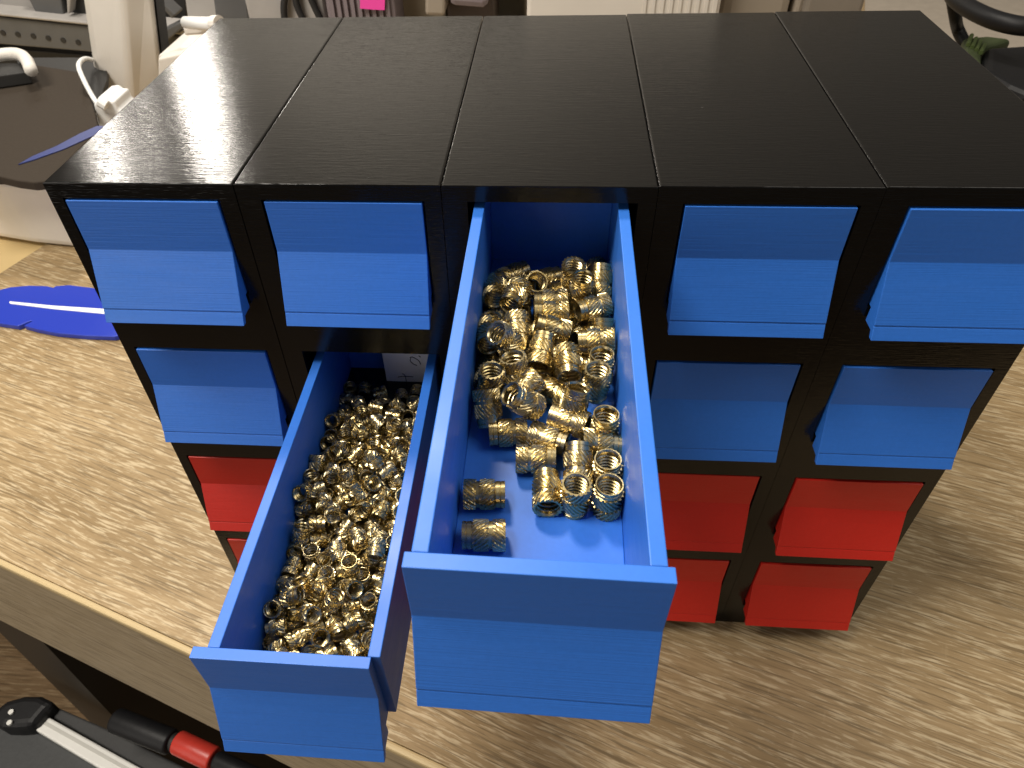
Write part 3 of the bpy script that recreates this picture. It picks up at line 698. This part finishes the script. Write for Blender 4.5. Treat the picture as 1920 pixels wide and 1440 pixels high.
for k in range(4):
    a = at(1815 + 8*k, 84 + 5*k, 2, ZT + 1.02) - tl; b2 = at(1822 + 8*k, 66 + 6*k, 2, ZT + 1.02) - tl
    V, F = tube([a, b2], .035, 8); link_mesh('rib', V, F, rough_mat('green_rib', (.10, .14, .04), .1), tool)
zs_ = ZT + 1.6
st_ = [at(u, v, 2, zs_) for u, v in ((1775, -30), (1795, 0), (1835, 25), (1880, 42), (1930, 50), (1990, 46))]
V, F = tube([p - tl for p in spline(st_, 5)], [.14] * 26, 12); link_mesh('strap', V, F, RUBBER, tool, smooth=True)
l0 = [at(1785, -6, 2, zs_) - tl, at(1791, 30, 2, ZT + 1.3) - tl, at(1796, 55, 2, ZT + 1.0) - tl, at(1812, 88, 2, ZT + .8) - tl]
V, F = tube(spline(l0, 4), .10, 10); link_mesh('strap_end', V, F, RUBBER, tool, smooth=True)

# ------------------------------------------------------------------ folded cart under the front edge of the desk, lower left
zc = -8.6
pc = at(200, 1440, 2, zc); cart = empty('folding_cart', pc)
tag(cart, 'dark panelled folding cart with white metal rail and black corner, under the desk edge', 'cart')
def cart_slab(name, uv, z0, thick, material, bev=.03):
    V, F = [], []
    add_prism(V, F, [at(u, v, 2, z0) - pc for u, v in uv], lambda p, s: Vector(p) - Vector((0, 0, thick * (1 - s))))
    return bevel(link_mesh(name, V, F, material, cart), bev, 3)
cart_slab('panel', [(-60, 1350), (58, 1354), (57, 1364), (240, 1470), (400, 1560), (-60, 1560)], zc, .3, SHEET)
cart_slab('rail', [(57, 1363), (80, 1338), (304, 1462), (464, 1560), (392, 1560), (216, 1458)], zc + .12, .4, ALU)
cart_slab('rail_shade_line', [(70, 1352), (75, 1346), (296, 1470), (288, 1474)], zc + .125, .02, rough_mat('rail_shade', (.55, .54, .50), .05), 0)  # thin darker strip paints a shade line along the rail
cart_slab('side_strip', [(84, 1336), (108, 1326), (200, 1366), (350, 1440), (520, 1530), (470, 1560), (300, 1459)], zc + .05, .5, rough_mat('dark_strip', (.05, .05, .05), .15, 300))
cart_slab('corner', [(-20, 1335), (10, 1312), (45, 1302), (75, 1302), (103, 1316), (84, 1332), (60, 1360), (28, 1363), (0, 1362), (-20, 1350)], zc + .3, .7, RUBBER, .14)
for u, v in ((19, 1356), (22, 1336)):
    p0 = at(u, v, 2, zc + .31) - pc
    V, F = tube([p0, p0 + Vector((0, 0, .03))], .035, 10); link_mesh('rivet', V, F, ALU, cart)
zh = zc + .75
hn = [at(u, v, 2, zh) for u, v in ((205, 1345), (216, 1350), (280, 1382), (330, 1404))]
hc0 = hn[1]; handle = empty('black_tube', hc0)
tag(handle, 'black rubber tube with a red collar, lying beside the cart rail', 'tube')
def hseg(name, uvs, r, material):
    P = [at(u, v, 2, zh) - hc0 for u, v in uvs]
    V, F = tube(P, r, 20); return bevel(link_mesh(name, V, F, material, handle, smooth=True), .03, 3)
hseg('sleeve', [(216, 1350), (322, 1392)], .155, RUBBER)
hseg('collar', [(332, 1391), (402, 1424)], .145, REDGRIP)
hseg('bar', [(404, 1425), (640, 1530)], .115, RUBBER)
hseg('inner_rod', [(320, 1391), (334, 1392)], .11, DARK)
